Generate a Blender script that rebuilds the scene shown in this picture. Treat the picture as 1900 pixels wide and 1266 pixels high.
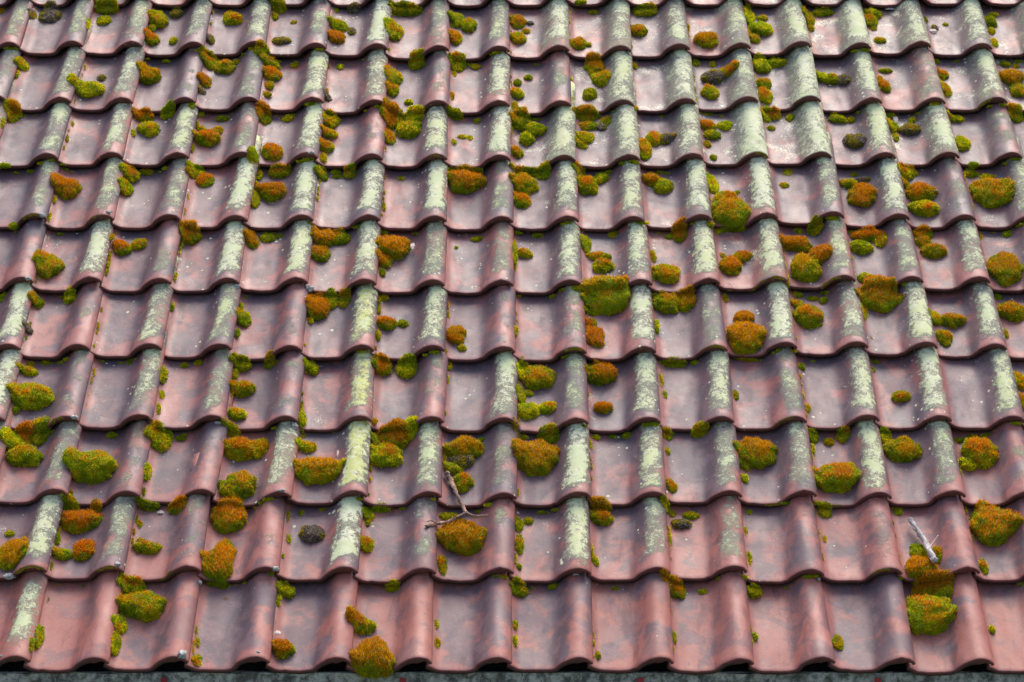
import bpy, math, random
import numpy as np
from mathutils import Vector, Matrix, noise

R = math.radians
for o in list(bpy.data.objects):
    bpy.data.objects.remove(o)
scene = bpy.context.scene
COL = scene.collection

# ------------------------------------------------------------------ camera, world, sun
PITCH = R(38.0)            # slope of the roof
THETA = R(43.0)            # angle between the line of sight and the roof
BETA = THETA - PITCH       # camera looks down by this much
FPX = 4370.0               # focal length in pixels of a 1900 px wide picture
W = 0.21                   # cover width of one tile
DIST = FPX * W / 130.0
ORIGIN = Vector((0, 0, 4.6))
UAX = Vector((1, 0, 0))
VAX = Vector((0, math.cos(PITCH), math.sin(PITCH)))
NAX = Vector((0, -math.sin(PITCH), math.cos(PITCH)))
VIEW = Vector((0, math.cos(BETA), -math.sin(BETA)))
CUP = Vector((0, math.sin(BETA), math.cos(BETA)))
CAM = ORIGIN - VIEW * DIST

cd = bpy.data.cameras.new("camera")
cam = bpy.data.objects.new("camera", cd)
COL.objects.link(cam)
cam.location = CAM
cam.rotation_euler = (R(90) - BETA, 0, 0)
cd.sensor_width = 36.0
cd.lens = FPX / 1900.0 * 36.0
cd.clip_end = 3000
scene.camera = cam

SUN_EL, SUN_AZ = R(55), R(12)     # azimuth from +Y (behind the roof) towards +X (right)
world = bpy.data.worlds.new("World")
scene.world = world
world.use_nodes = True
wn = world.node_tree
sky = wn.nodes.new("ShaderNodeTexSky")
sky.sky_type = 'NISHITA'
sky.sun_disc = False
sky.sun_elevation = SUN_EL
sky.sun_rotation = SUN_AZ
sky.air_density = 1.0
sky.dust_density = 6.0
sky.ozone_density = 0.6
bg = wn.nodes["Background"]
bg.inputs[1].default_value = 0.15
wn.links.new(sky.outputs[0], bg.inputs[0])

sd = bpy.data.lights.new("sun", 'SUN')
sd.energy = 1.5
sd.angle = R(42)
sd.color = (1.0, 0.96, 0.90)
sun = bpy.data.objects.new("sun", sd)
COL.objects.link(sun)
sdir = Vector((math.sin(SUN_AZ) * math.cos(SUN_EL), math.cos(SUN_AZ) * math.cos(SUN_EL), math.sin(SUN_EL)))
sun.rotation_euler = sdir.to_track_quat('Z', 'Y').to_euler()
sun.location = (3, 8, 14)

scene.view_settings.view_transform = 'Standard'
scene.view_settings.look = 'None'
scene.view_settings.exposure = 0.76
scene.view_settings.gamma = 1.0

# ------------------------------------------------------------------ helpers
def tag(o, label=None, cat=None, group=None, kind=None):
    if label: o["label"] = label
    if cat: o["category"] = cat
    if group: o["group"] = group
    if kind: o["kind"] = kind
    return o

def link(o, parent=None):
    COL.objects.link(o)
    if parent is not None: o.parent = parent
    return o

def mesh_from(name, verts, faces, mat=None, smooth=True):
    me = bpy.data.meshes.new(name)
    me.from_pydata([tuple(v) for v in verts], [], faces)
    if mat: me.materials.append(mat)
    if smooth: me.polygons.foreach_set("use_smooth", [True] * len(me.polygons))
    me.update()
    return me

def roof_pt(u, v, n=0.0):
    return ORIGIN + UAX * u + VAX * v + NAX * n

def pix_plane(px, py, n=0.0):
    """where the line of sight through a point of the photograph meets the roof plane raised by n"""
    d = VIEW * FPX + UAX * (px - 950.0) - CUP * (py - 633.0)
    t = (n + (ORIGIN - CAM).dot(NAX)) / d.dot(NAX)
    p = CAM + d * t - ORIGIN
    return p.dot(UAX), p.dot(VAX)

def project(p):
    q = p - CAM
    z = q.dot(VIEW)
    return 950.0 + FPX * q.x / z, 633.0 - FPX * q.dot(CUP) / z

# ------------------------------------------------------------------ node helpers
class NT:
    def __init__(self, mat):
        mat.use_nodes = True
        self.nt = mat.node_tree
        self.bsdf = self.nt.nodes["Principled BSDF"]
    def n(self, t, **kw):
        nd = self.nt.nodes.new(t)
        for k, v in kw.items(): setattr(nd, k, v)
        return nd
    def l(self, a, b): self.nt.links.new(a, b)
    def val(self, sock, v):
        if isinstance(v, (int, float, tuple, list)): sock.default_value = v
        else: self.l(v, sock)
    def math(self, op, a, b=None, c=None, clamp=False):
        nd = self.n("ShaderNodeMath", operation=op); nd.use_clamp = clamp
        self.val(nd.inputs[0], a)
        if b is not None: self.val(nd.inputs[1], b)
        if c is not None: self.val(nd.inputs[2], c)
        return nd.outputs[0]
    def mix(self, f, a, b, mode='MIX'):
        nd = self.n("ShaderNodeMix", data_type='RGBA', blend_type=mode)
        self.val(nd.inputs[0], f)
        self.val(nd.inputs[6], a if not isinstance(a, tuple) else (*a, 1.0))
        self.val(nd.inputs[7], b if not isinstance(b, tuple) else (*b, 1.0))
        return nd.outputs[2]
    def noise(self, vec, scale, detail=4, rough=0.55, dist=0.0):
        nd = self.n("ShaderNodeTexNoise")
        nd.inputs["Scale"].default_value = scale; nd.inputs["Detail"].default_value = detail
        nd.inputs["Roughness"].default_value = rough; nd.inputs["Distortion"].default_value = dist
        self.l(vec, nd.inputs["Vector"])
        return nd.outputs["Fac"]
    def step(self, x, a, b):
        nd = self.n("ShaderNodeMapRange", interpolation_type='SMOOTHSTEP')
        self.val(nd.inputs[0], x); self.val(nd.inputs[1], a); self.val(nd.inputs[2], b)
        return nd.outputs[0]
    def attr(self, name, typ='OBJECT'):
        nd = self.n("ShaderNodeAttribute", attribute_type=typ, attribute_name=name)
        return nd

def tile_material():
    m = bpy.data.materials.new("weathered_clay")
    t = NT(m)
    oc = t.n("ShaderNodeTexCoord").outputs["Object"]
    uv = t.n("ShaderNodeUVMap"); uv.uv_map = "UVMap"
    sep = t.n("ShaderNodeSeparateXYZ"); t.l(uv.outputs[0], sep.inputs[0])
    U, V = sep.outputs[0], sep.outputs[1]
    seed = t.attr("seed").outputs["Fac"]
    lich = t.attr("lichen").outputs["Fac"]
    tone = t.attr("tone").outputs["Fac"]
    yel = t.attr("yellow").outputs["Fac"]
    comb = t.n("ShaderNodeCombineXYZ")
    t.val(comb.inputs[0], t.math('MULTIPLY', seed, 7.31)); t.val(comb.inputs[1], t.math('MULTIPLY', seed, 3.77)); t.val(comb.inputs[2], seed)
    add = t.n("ShaderNodeVectorMath", operation='ADD'); t.l(oc, add.inputs[0]); t.l(comb.outputs[0], add.inputs[1])
    P = add.outputs[0]
    # stretched down the slope for run-off stains
    mp = t.n("ShaderNodeMapping"); mp.inputs["Scale"].default_value = (1.0, 0.35, 1.0); t.l(P, mp.inputs[0])
    PS = mp.outputs[0]
    nL = t.noise(P, 10, 5, 0.6, 0.3)
    nL2 = t.noise(P, 16, 5, 0.62, 0.25)
    nS = t.noise(PS, 22, 5, 0.6, 0.5)
    nM = t.noise(P, 60, 5, 0.65)
    nF = t.noise(P, 260, 4, 0.7)
    nFF = t.noise(P, 620, 3, 0.7)
    # clay
    c = t.mix(t.step(nM, 0.35, 0.65), TC['pink'], TC['salmon'])
    c = t.mix(t.step(nL2, 0.42, 0.62), c, TC['red'])
    warm = t.attr('warm').outputs['Fac']
    c = t.mix(t.math('MULTIPLY', warm, 0.6), c, TC['orange'])
    # purple firing skin / soot
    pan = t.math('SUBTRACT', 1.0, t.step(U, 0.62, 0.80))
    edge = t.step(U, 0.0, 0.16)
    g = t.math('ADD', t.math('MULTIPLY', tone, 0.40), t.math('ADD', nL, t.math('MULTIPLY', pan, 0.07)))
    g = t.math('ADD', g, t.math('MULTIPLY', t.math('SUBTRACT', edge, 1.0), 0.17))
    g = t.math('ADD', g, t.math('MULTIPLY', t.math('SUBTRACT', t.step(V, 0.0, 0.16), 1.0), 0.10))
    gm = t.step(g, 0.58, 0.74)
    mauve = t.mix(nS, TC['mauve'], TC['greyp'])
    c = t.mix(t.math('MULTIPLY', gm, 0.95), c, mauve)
    # dark streaks at the roll foot: part dirt, part shade put into the colour
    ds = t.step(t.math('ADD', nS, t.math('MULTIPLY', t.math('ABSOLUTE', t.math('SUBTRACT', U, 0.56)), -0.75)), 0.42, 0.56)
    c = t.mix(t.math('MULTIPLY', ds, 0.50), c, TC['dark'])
    st = t.step(t.noise(P, 8, 6, 0.6, 0.5), 0.515, 0.575)
    c = t.mix(t.math('MULTIPLY', t.math('MULTIPLY', st, edge), t.math('SUBTRACT', 0.70, t.math('MULTIPLY', warm, 0.34))), c, TC['slate'])
    st2 = t.step(t.noise(PS, 30, 6, 0.72, 0.2), 0.58, 0.66)
    c = t.mix(t.math('MULTIPLY', st2, 0.42), c, TC['dark'])
    # dusty pale film in the pans
    film = t.math('MULTIPLY', t.math('MULTIPLY', t.step(nL2, 0.50, 0.60), pan), t.step(nF, 0.25, 0.75))
    c = t.mix(t.math('MULTIPLY', film, 0.48), c, TC['film'])
    # rounded front edge worn to the clay
    lip = t.math('SUBTRACT', 1.0, t.step(t.math('ADD', V, t.math('MULTIPLY', nM, 0.06)), 0.035, 0.085))
    c = t.mix(t.math('MULTIPLY', lip, 0.6), c, TC['lip'])
    # front and back faces, shade under the lip painted into their lower part
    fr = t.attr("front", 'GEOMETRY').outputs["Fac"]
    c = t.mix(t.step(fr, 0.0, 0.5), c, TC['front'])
    lip_shade = t.math('MULTIPLY', t.step(fr, 0.55, 1.0), t.math('ADD', 0.35, t.math('MULTIPLY', pan, 0.65)))
    c = t.mix(t.math('MULTIPLY', lip_shade, t.step(nM, 0.25, 0.5)), c, TC['lip_shade'])
    c = t.mix(t.math('MULTIPLY', t.step(t.noise(P, 380, 4, 0.75), 0.56, 0.66), 0.30), c, TC['film'])
    # fine grain
    c = t.mix(t.math('MULTIPLY', t.step(nFF, 0.40, 0.66), 0.34), c, TC['grain'])
    # ---- lichen
    cu = t.math('ABSOLUTE', t.math('SUBTRACT', U, t.math('ADD', 0.805, t.math('MULTIPLY', V, 0.03))))
    cu = t.math('DIVIDE', cu, t.math('ADD', 0.72, t.math('MULTIPLY', lich, 0.38)))
    crest = t.math('SUBTRACT', 1.0, t.step(t.math('ADD', cu, t.math('MULTIPLY', t.math('SUBTRACT', nM, 0.5), 0.34)), 0.06, 0.21))
    vlow = t.step(t.math('ADD', V, t.math('MULTIPLY', t.math('SUBTRACT', nL2, 0.5), 0.5)), 0.03, 0.22)
    big = t.noise(P, 13, 4, 0.6, 0.3)
    wide = t.math('MULTIPLY', t.attr('spread').outputs['Fac'], 0.80)
    gate = t.math('MAXIMUM', t.math('MULTIPLY', crest, vlow), t.math('MULTIPLY', wide, t.step(U, 0.30, 0.78)))
    dens = t.math('ADD', t.math('SUBTRACT', t.math('MULTIPLY', lich, 0.86), 0.15), t.math('MULTIPLY', t.math('SUBTRACT', big, 0.5), 1.5))
    dens = t.math('MULTIPLY', dens, gate)
    sp = t.math('ADD', t.math('MULTIPLY', nF, 0.65), t.math('MULTIPLY', nM, 0.35))
    clear = t.math('MULTIPLY', t.math('SUBTRACT', 1.0, t.step(fr, 0.0, 0.3)), t.step(V, 0.0, 0.03))
    # grey-green thallus
    m1 = t.step(t.math('ADD', dens, sp), 0.64, 0.86)
    m1 = t.math('MULTIPLY', m1, t.math('MULTIPLY', clear, t.step(lich, 0.02, 0.12)))
    # pale crusts on top of it
    m2 = t.step(t.math('ADD', t.math('MULTIPLY', dens, 0.42), t.math('ADD', t.math('MULTIPLY', t.noise(P, 75, 5, 0.7, 0.5), 0.45), t.math('MULTIPLY', t.noise(P, 230, 5, 0.8, 0.3), 0.55))), 0.655, 0.765)
    m2 = t.math('MULTIPLY', m2, t.math('MULTIPLY', clear, t.step(lich, 0.02, 0.12)))
    c = t.mix(t.math('MULTIPLY', m1, 0.80), c, t.mix(nF, TC['lgrey'], TC['lgreen']))
    pale = t.mix(t.step(big, 0.4, 0.65), TC['lwhite'], TC['lpale'])
    pale = t.mix(t.math('MULTIPLY', yel, t.step(nM, 0.35, 0.6)), pale, TC['lyel'])
    c = t.mix(t.math('MULTIPLY', m2, 0.92), c, pale)
    pl = t.math('ADD', t.math('MULTIPLY', t.noise(P, 15, 5, 0.65, 0.4), 0.75), t.math('MULTIPLY', t.noise(P, 240, 5, 0.8, 0.3), 0.75))
    pm = t.math('MULTIPLY', t.step(t.math('ADD', pl, t.math('ADD', t.math('MULTIPLY', lich, 0.08), t.math('MULTIPLY', t.attr('spread').outputs['Fac'], 0.10))), 0.975, 1.04), t.step(lich, 0.3, 0.8))
    pm = t.math('MULTIPLY', pm, t.step(V, 0.0, 0.05))
    c = t.mix(t.math('MULTIPLY', pm, 0.8), c, TC['lwhite'])
    # scattered pale rosettes anywhere
    vo = t.n("ShaderNodeTexVoronoi"); vo.inputs["Scale"].default_value = 85; vo.inputs["Randomness"].default_value = 1.0
    t.l(P, vo.inputs["Vector"])
    vs = t.n("ShaderNodeSeparateColor"); t.l(vo.outputs["Color"], vs.inputs[0])
    rad = t.math('MULTIPLY', t.step(vs.outputs[0], 0.86, 1.0), t.math('MULTIPLY', t.step(nL, 0.45, 0.62), 0.42))
    rad = t.math('MULTIPLY', rad, t.math('ADD', 0.35, lich))
    dist = t.math('ADD', vo.outputs["Distance"], t.math('MULTIPLY', t.math('SUBTRACT', nFF, 0.5), 0.3))
    ros = t.math('LESS_THAN', dist, rad)
    notfr = t.math('SUBTRACT', 1.0, fr)
    c = t.mix(t.math('MULTIPLY', t.math('MULTIPLY', ros, notfr), 0.85), c, TC['lwhite'])
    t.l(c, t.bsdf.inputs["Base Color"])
    lm = t.math('MAXIMUM', t.math('MAXIMUM', m1, m2), t.math('MAXIMUM', ros, fr))
    rr = t.math('ADD', t.math('MULTIPLY', nS, 0.48), 0.25)
    rr = t.math('ADD', rr, t.math('MULTIPLY', nF, 0.10))
    rough = t.n("ShaderNodeMix", data_type='FLOAT'); t.val(rough.inputs[0], lm); t.val(rough.inputs[2], rr); rough.inputs[3].default_value = 0.9
    t.l(rough.outputs[0], t.bsdf.inputs["Roughness"])
    t.bsdf.inputs["Specular IOR Level"].default_value = 0.5
    cw = t.math('MULTIPLY', t.math('SUBTRACT', 1.0, lm), t.math('MULTIPLY', t.step(t.noise(P, 12, 4, 0.6, 0.4), 0.38, 0.62), 0.14))
    t.l(cw, t.bsdf.inputs["Coat Weight"]); t.bsdf.inputs["Coat Roughness"].default_value = 0.20
    h = t.math('ADD', t.math('MULTIPLY', nF, 0.25), t.math('MULTIPLY', t.math('ADD', m1, m2), 0.5))
    h = t.math('ADD', h, t.math('MULTIPLY', nL2, 0.4))
    h = t.math('ADD', h, t.math('MULTIPLY', nM, 0.25))
    bump = t.n("ShaderNodeBump"); bump.inputs["Strength"].default_value = 0.55; bump.inputs["Distance"].default_value = 0.0028
    t.l(h, bump.inputs["Height"]); t.l(bump.outputs[0], t.bsdf.inputs["Normal"])
    return m

TC = dict(pink=(0.42, 0.155, 0.148), salmon=(0.44, 0.155, 0.125), red=(0.29, 0.075, 0.07),
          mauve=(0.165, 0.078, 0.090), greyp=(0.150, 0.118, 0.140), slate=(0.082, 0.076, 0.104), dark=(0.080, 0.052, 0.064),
          film=(0.43, 0.245, 0.25), lip=(0.30, 0.08, 0.07), front=(0.17, 0.05, 0.046), lip_shade=(0.035, 0.022, 0.020), grain=(0.10, 0.055, 0.06),
          lgrey=(0.16, 0.175, 0.155), lgreen=(0.36, 0.39, 0.25), lwhite=(0.80, 0.81, 0.58), lpale=(0.62, 0.68, 0.40),
          lyel=(0.64, 0.66, 0.20), orange=(0.50, 0.165, 0.11))

def moss_material():
    m = bpy.data.materials.new("moss")
    t = NT(m)
    a = t.attr("Col", 'GEOMETRY').outputs["Color"]
    t.l(a, t.bsdf.inputs["Base Color"])
    t.bsdf.inputs["Roughness"].default_value = 0.75
    t.bsdf.inputs["Specular IOR Level"].default_value = 0.2
    tr = t.n("ShaderNodeBsdfTranslucent"); t.l(a, tr.inputs[0])
    mx = t.n("ShaderNodeMixShader"); mx.inputs[0].default_value = 0.45
    out = t.nt.nodes["Material Output"]
    t.l(t.bsdf.outputs[0], mx.inputs[1]); t.l(tr.outputs[0], mx.inputs[2]); t.l(mx.outputs[0], out.inputs[0])
    return m

def noisy_material(name, c1, c2, scale, rough=0.85, c3=None, bump=0.4, dist=0.003):
    m = bpy.data.materials.new(name)
    t = NT(m)
    oc = t.n("ShaderNodeTexCoord").outputs["Object"]
    a = t.noise(oc, scale, 6, 0.65, 0.4)
    c = t.mix(t.step(a, 0.36, 0.64), c1, c2)
    b = t.noise(oc, scale * 4.3, 5, 0.7)
    if c3: c = t.mix(t.step(b, 0.55, 0.68), c, c3)
    t.l(c, t.bsdf.inputs["Base Color"]); t.bsdf.inputs["Roughness"].default_value = rough
    bp = t.n("ShaderNodeBump"); bp.inputs["Strength"].default_value = bump; bp.inputs["Distance"].default_value = dist
    t.l(t.math('ADD', a, b), bp.inputs["Height"]); t.l(bp.outputs[0], t.bsdf.inputs["Normal"])
    return m

M_TILE = tile_material()
M_MOSS = moss_material()
M_FASCIA = noisy_material("weathered_board", (0.09, 0.09, 0.08), (0.48, 0.48, 0.43), 40, 0.9, (0.045, 0.05, 0.035))
M_RED = noisy_material("red_paint", (0.36, 0.022, 0.028), (0.27, 0.016, 0.02), 40, 0.5)
M_ZINC = noisy_material("dull_zinc", (0.22, 0.23, 0.24), (0.32, 0.33, 0.33), 12, 0.5)
M_WALL = noisy_material("plaster", (0.50, 0.47, 0.42), (0.42, 0.39, 0.35), 5, 0.9)
M_FELT = noisy_material("roofing_felt", (0.03, 0.028, 0.027), (0.05, 0.045, 0.04), 20, 0.95)
M_GROUND = noisy_material("lawn", (0.06, 0.085, 0.03), (0.10, 0.12, 0.05), 3, 0.95)
M_BARK = noisy_material("bark", (0.50, 0.27, 0.18), (0.13, 0.08, 0.07), 38, 0.85, (0.66, 0.66, 0.58), 0.9, 0.004)
M_DEADWOOD = noisy_material("bleached_wood", (0.60, 0.55, 0.54), (0.27, 0.22, 0.22), 75, 0.8, (0.82, 0.80, 0.78), 0.5, 0.002)
M_MORTAR = noisy_material("mortar", (0.62, 0.63, 0.60), (0.30, 0.31, 0.28), 110, 0.95, (0.18, 0.19, 0.17), 0.8, 0.003)
M_LEAF = noisy_material("dry_scrap", (0.80, 0.70, 0.62), (0.66, 0.50, 0.42), 60, 0.7)
M_YEL = noisy_material("yellow_lichen", (0.42, 0.32, 0.015), (0.24, 0.22, 0.02), 120, 0.9, (0.10, 0.09, 0.02), 0.8, 0.003)

# ------------------------------------------------------------------ ground and house
def box(name, cen, size, mat, parent=None, axes=None, bevel=0.0):
    ax = axes or (Vector((1, 0, 0)), Vector((0, 1, 0)), Vector((0, 0, 1)))
    vs = []
    for k in (-1, 1):
        for j in (-1, 1):
            for i in (-1, 1):
                vs.append(Vector(cen) + ax[0] * (i * size[0] / 2) + ax[1] * (j * size[1] / 2) + ax[2] * (k * size[2] / 2))
    fs = [(0, 2, 3, 1), (4, 5, 7, 6), (0, 1, 5, 4), (2, 6, 7, 3), (0, 4, 6, 2), (1, 3, 7, 5)]
    o = bpy.data.objects.new(name, mesh_from(name, vs, fs, mat, False))
    if bevel:
        b = o.modifiers.new("bevel", 'BEVEL'); b.width = bevel; b.segments = 2
    return link(o, parent)

g = mesh_from("ground", [(-900, -900, 0), (900, -900, 0), (900, 900, 0), (-900, 900, 0)], [(0, 1, 2, 3)], M_GROUND, False)
tag(link(bpy.data.objects.new("ground", g)), kind="structure")

# ------------------------------------------------------------------ tile layout, read off the photograph
ROWS = {  # row from the eaves: (first column, [(x, y) of each roll's lower right corner])
 10: (-8, [(38,88),(155,87),(265,88),(380,88),(494,87),(606,91),(720,93),(834,96),(946,98),(1057,97),(1172,97),(1281,93),(1394,91),(1506,88),(1617,90),(1728,88),(1842,92)]),
 9: (-8, [(13,187),(133,191),(247,193),(364,192),(481,191),(601,192),(716,197),(833,199),(946,200),(1061,199),(1177,197),(1292,195),(1408,190),(1524,189),(1638,192),(1755,192),(1870,192)]),
 8: (-7, [(109,296),(229,294),(351,295),(470,293),(591,294),(711,297),(830,298),(948,300),(1069,300),(1188,300),(1306,297),(1426,293),(1544,293),(1663,295),(1781,292),(1898,294)]),
 7: (-7, [(87,408),(213,409),(336,410),(460,411),(582,410),(706,411),(829,412),(953,414),(1075,413),(1197,413),(1322,409),(1444,406),(1567,403),(1689,407),(1812,410)]),
 6: (-7, [(63,525),(190,525),(319,527),(445,527),(572,527),(699,530),(826,531),(953,533),(1081,531),(1211,531),(1337,529),(1462,524),(1588,521),(1714,524),(1838,526)]),
 5: (-7, [(39,649),(168,650),(301,649),(431,650),(562,652),(695,652),(826,653),(957,656),(1089,658),(1218,657),(1351,652),(1480,646),(1612,645),(1740,647),(1869,649)]),
 4: (-7, [(11,783),(148,784),(283,782),(418,782),(554,783),(691,783),(825,786),(960,788),(1093,789),(1227,787),(1363,786),(1498,784),(1633,782),(1767,782)]),
 3: (-6, [(126,919),(261,922),(400,920),(542,925),(682,922),(820,923),(960,927),(1098,926),(1237,924),(1378,922),(1517,922),(1656,925),(1793,923)]),
 2: (-6, [(88,1061),(231,1062),(374,1061),(519,1063),(665,1064),(810,1066),(954,1066),(1098,1066),(1245,1065),(1387,1063),(1530,1069),(1675,1066),(1819,1065)]),
 1: (-6, [(57,1229),(202,1232),(351,1229),(501,1231),(652,1232),(802,1233),(950,1233),(1101,1232),(1251,1233),(1400,1234),(1551,1232),(1699,1234),(1846,1234)]),
}
LICHEN = {  # how far lichen covers each roll, column by column, one column extra at each end
 10: (-9, "35566758568776897877"), 9: (-9, "45673588484887875776"), 8: (-8, "67775838888898884"),
 7: (-8, "5566888857789684645"), 6: (-8, "4283888657788657655"), 5: (-8, "58376287358587875"),
 4: (-8, "58365373757757876"), 3: (-7, "5642796487667632"), 2: (-7, "485429438652300"), 1: (-7, "460000000100000"),
}
CORNER_N = 0.13 * W
STEPK = 0.084                     # tilt of a tile against the roof plane
TLEN = 0.46
tiles = {}                        # (row, col) -> (u of right corner, v of lower end)
rowv = {}
for r, (c0, pts) in ROWS.items():
    uv = [pix_plane(x, y, CORNER_N) for x, y in pts]
    rowv[r] = sum(p[1] for p in uv) / len(uv)
    n = len(uv)
    sp = (uv[-1][0] - uv[0][0]) / (n - 1)
    vm = rowv[r]
    for i, (u, v) in enumerate(uv):
        tiles[(r, c0 + i)] = (u, vm + (v - vm) * 0.8)
    for k in range(1, 4):
        cl, cr = c0 - k, c0 + n - 1 + k
        if cl >= -10: tiles[(r, cl)] = (uv[0][0] - sp * k, vm)
        if cr <= 10: tiles[(r, cr)] = (uv[-1][0] + sp * k, vm)
for r in (11, 12):
    rowv[r] = rowv[r - 1] + (rowv[9] - rowv[8] + rowv[10] - rowv[9]) / 2
    for c in range(-10, 11):
        tiles[(r, c)] = (tiles[(10, 0)][0] + c * W * 1.004, rowv[r])

PROF = [(-0.055, 0.096), (-0.03, 0.088), (0.0, 0.066), (0.03, 0.042), (0.07, 0.018), (0.12, 0.005), (0.2, 0.0), (0.32, -0.003), (0.42, 0.001),
        (0.49, 0.012), (0.54, 0.034), (0.585, 0.070), (0.63, 0.118), (0.67, 0.165), (0.71, 0.205), (0.755, 0.236), (0.80, 0.250), (0.85, 0.249),
        (0.90, 0.235), (0.94, 0.211), (0.97, 0.182), (0.99, 0.155), (1.0, 0.134)]
px_ = np.array([p[0] for p in PROF]); pz_ = np.array([p[1] for p in PROF])
# smooth resample
def _resample(n=46):
    s = np.concatenate([[0], np.cumsum(np.hypot(np.diff(px_), np.diff(pz_)))]); s /= s[-1]
    def cr(vals, t):
        i = min(max(np.searchsorted(s, t) - 1, 0), len(s) - 2)
        f = (t - s[i]) / (s[i + 1] - s[i])
        p0, p1, p2, p3 = vals[max(i - 1, 0)], vals[i], vals[i + 1], vals[min(i + 2, len(s) - 1)]
        return 0.5 * (2 * p1 + (p2 - p0) * f + (2 * p0 - 5 * p1 + 4 * p2 - p3) * f * f + (3 * p1 - p0 - 3 * p2 + p3) * f ** 3)
    ts = np.linspace(0, 1, n)
    return np.array([cr(px_, t) for t in ts]), np.array([cr(pz_, t) for t in ts])
PX, PZ = _resample()

def flare(x, y):
    """the foot of the roll swings left towards the lower end"""
    k = max(0.0, 1.0 - y / 0.15); k = k * k * (3 - 2 * k)
    w = math.exp(-((x - 0.63) / 0.10) ** 2)
    return x - 0.045 * k * w + 0.010 * (1 - k) * w

def prof_z(x, y=0.2):
    xs = np.array([flare(a, y) for a in PX])
    return float(np.interp(x, xs, PZ))

BYROW = {}
for (r_, c_), t_ in tiles.items(): BYROW.setdefault(r_, []).append((t_[0], t_[1], c_))
for r_ in BYROW: BYROW[r_].sort()
def surf(u, v):
    """height of the tile surface above the roof plane at (u, v), with its tile"""
    best = None
    for r in range(1, 13):
        if rowv[r] <= v + 0.012: best = r
    if best is None: best = 1
    for r in (min(best + 1, 12), best, max(best - 1, 1)):
        hit = next((t for t in BYROW[r] if t[0] >= u - 1e-6), None)
        if hit is None: continue
        uc, vc, c = hit
        if v >= vc:
            x = (u - (uc - W)) / W
            return prof_z(min(max(x, -0.05), 1.0), v - vc) * W - STEPK * (v - vc), (r, c)
    return 0.0, (1, 0)

def pix_surf(px, py, lift=0.0):
    h = 0.01
    for _ in range(5):
        u, v = pix_plane(px, py, h + lift)
        h, key = surf(u, v)
    return u, v, h, key

# ------------------------------------------------------------------ tile meshes
THK = 0.0140
def make_tile_mesh(seed):
    rnd = random.Random(seed)
    ys = [0.0040, 0.012, 0.025, 0.045, 0.07, 0.10, 0.13, 0.17, 0.22, 0.28, 0.34, 0.40, TLEN]
    n = len(PX)
    loops = []   # list of (y offset, dz, isfront)
    ph = rnd.random() * 10
    def base(x, z, y):
        zz = z * W * (1 - 0.05 * max(0, y) / TLEN)
        wob = 0.0009 * math.sin(6 * y / 0.3 + ph + x * 3) + 0.0012 * noise.noise(Vector((x * 2.2, y * 7, ph)))
        return zz + wob
    def pt(i, y, dn, yy=None):
        x, z = PX[i], PZ[i]
        if dn < -THK * 0.5:
            kk = math.exp(-((x - 0.80) / 0.115) ** 2) * math.exp(-max(y, 0) / 0.03)
            dn -= 0.0120 * kk
            if x > 0.90: dn *= 1 - 0.42 * min(1, (x - 0.90) / 0.08)
        xf = flare(x, max(y, 0))
        # normal of the profile
        a, b = max(i - 1, 0), min(i + 1, n - 1)
        tx, tz = PX[b] - PX[a], PZ[b] - PZ[a]
        L = math.hypot(tx, tz); nx, nz = -tz / L, tx / L
        e = 0.0022 * noise.noise(Vector((x * 5, ph * 3, 1.7))) + 0.0011 * noise.noise(Vector((x * 23, ph, 4.2))) + 0.010 * max(0.0, noise.noise(Vector((x * 9, ph * 5, 8.1))) - 0.33)
        return ((xf * W) - W + nx * dn, y + e * math.exp(-max(y, 0) / 0.03), base(xf, z, y) + nz * dn - STEPK * y)
    verts, uvs, front = [], [], []
    def add_loop(y, dn, fr):
        idx = []
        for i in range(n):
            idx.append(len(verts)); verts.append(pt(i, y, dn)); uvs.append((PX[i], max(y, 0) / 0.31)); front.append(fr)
        loops.append(idx)
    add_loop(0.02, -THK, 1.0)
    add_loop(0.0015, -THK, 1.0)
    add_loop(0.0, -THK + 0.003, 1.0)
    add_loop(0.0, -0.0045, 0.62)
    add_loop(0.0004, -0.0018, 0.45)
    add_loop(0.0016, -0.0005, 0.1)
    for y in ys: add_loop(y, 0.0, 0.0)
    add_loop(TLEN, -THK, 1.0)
    faces = []
    for a, b in zip(loops[:-1], loops[1:]):
        for i in range(n - 1):
            faces.append((a[i], a[i + 1], b[i + 1], b[i]))
    # underside and the two long edges
    a, b = loops[-1], loops[0]
    for i in range(n - 1): faces.append((a[i], a[i + 1], b[i + 1], b[i]))
    for s in (0, n - 1):
        ring = [l[s] for l in loops]
        top = loops[6:-1]
        # strip between top and bottom edges
        bot = []
        for l, y in zip(top, ys):
            v = pt(s, y, -THK)
            bot.append(len(verts)); verts.append(v); uvs.append((PX[s], y / 0.31)); front.append(1.0)
        prev = (loops[5][s], loops[1][s])
        for l, bb in zip(top, bot):
            f = (prev[0], l[s], bb, prev[1])
            faces.append(f if s == 0 else f[::-1])
            prev = (l[s], bb)
        f = (loops[1][s], loops[2][s], loops[3][s], loops[4][s], loops[5][s])
        faces.append(f if s == n - 1 else f[::-1])
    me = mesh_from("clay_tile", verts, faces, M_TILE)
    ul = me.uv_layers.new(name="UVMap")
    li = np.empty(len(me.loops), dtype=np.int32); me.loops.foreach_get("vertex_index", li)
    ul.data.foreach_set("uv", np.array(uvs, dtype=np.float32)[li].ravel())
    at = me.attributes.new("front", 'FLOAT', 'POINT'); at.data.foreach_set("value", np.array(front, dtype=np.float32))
    return me

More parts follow.
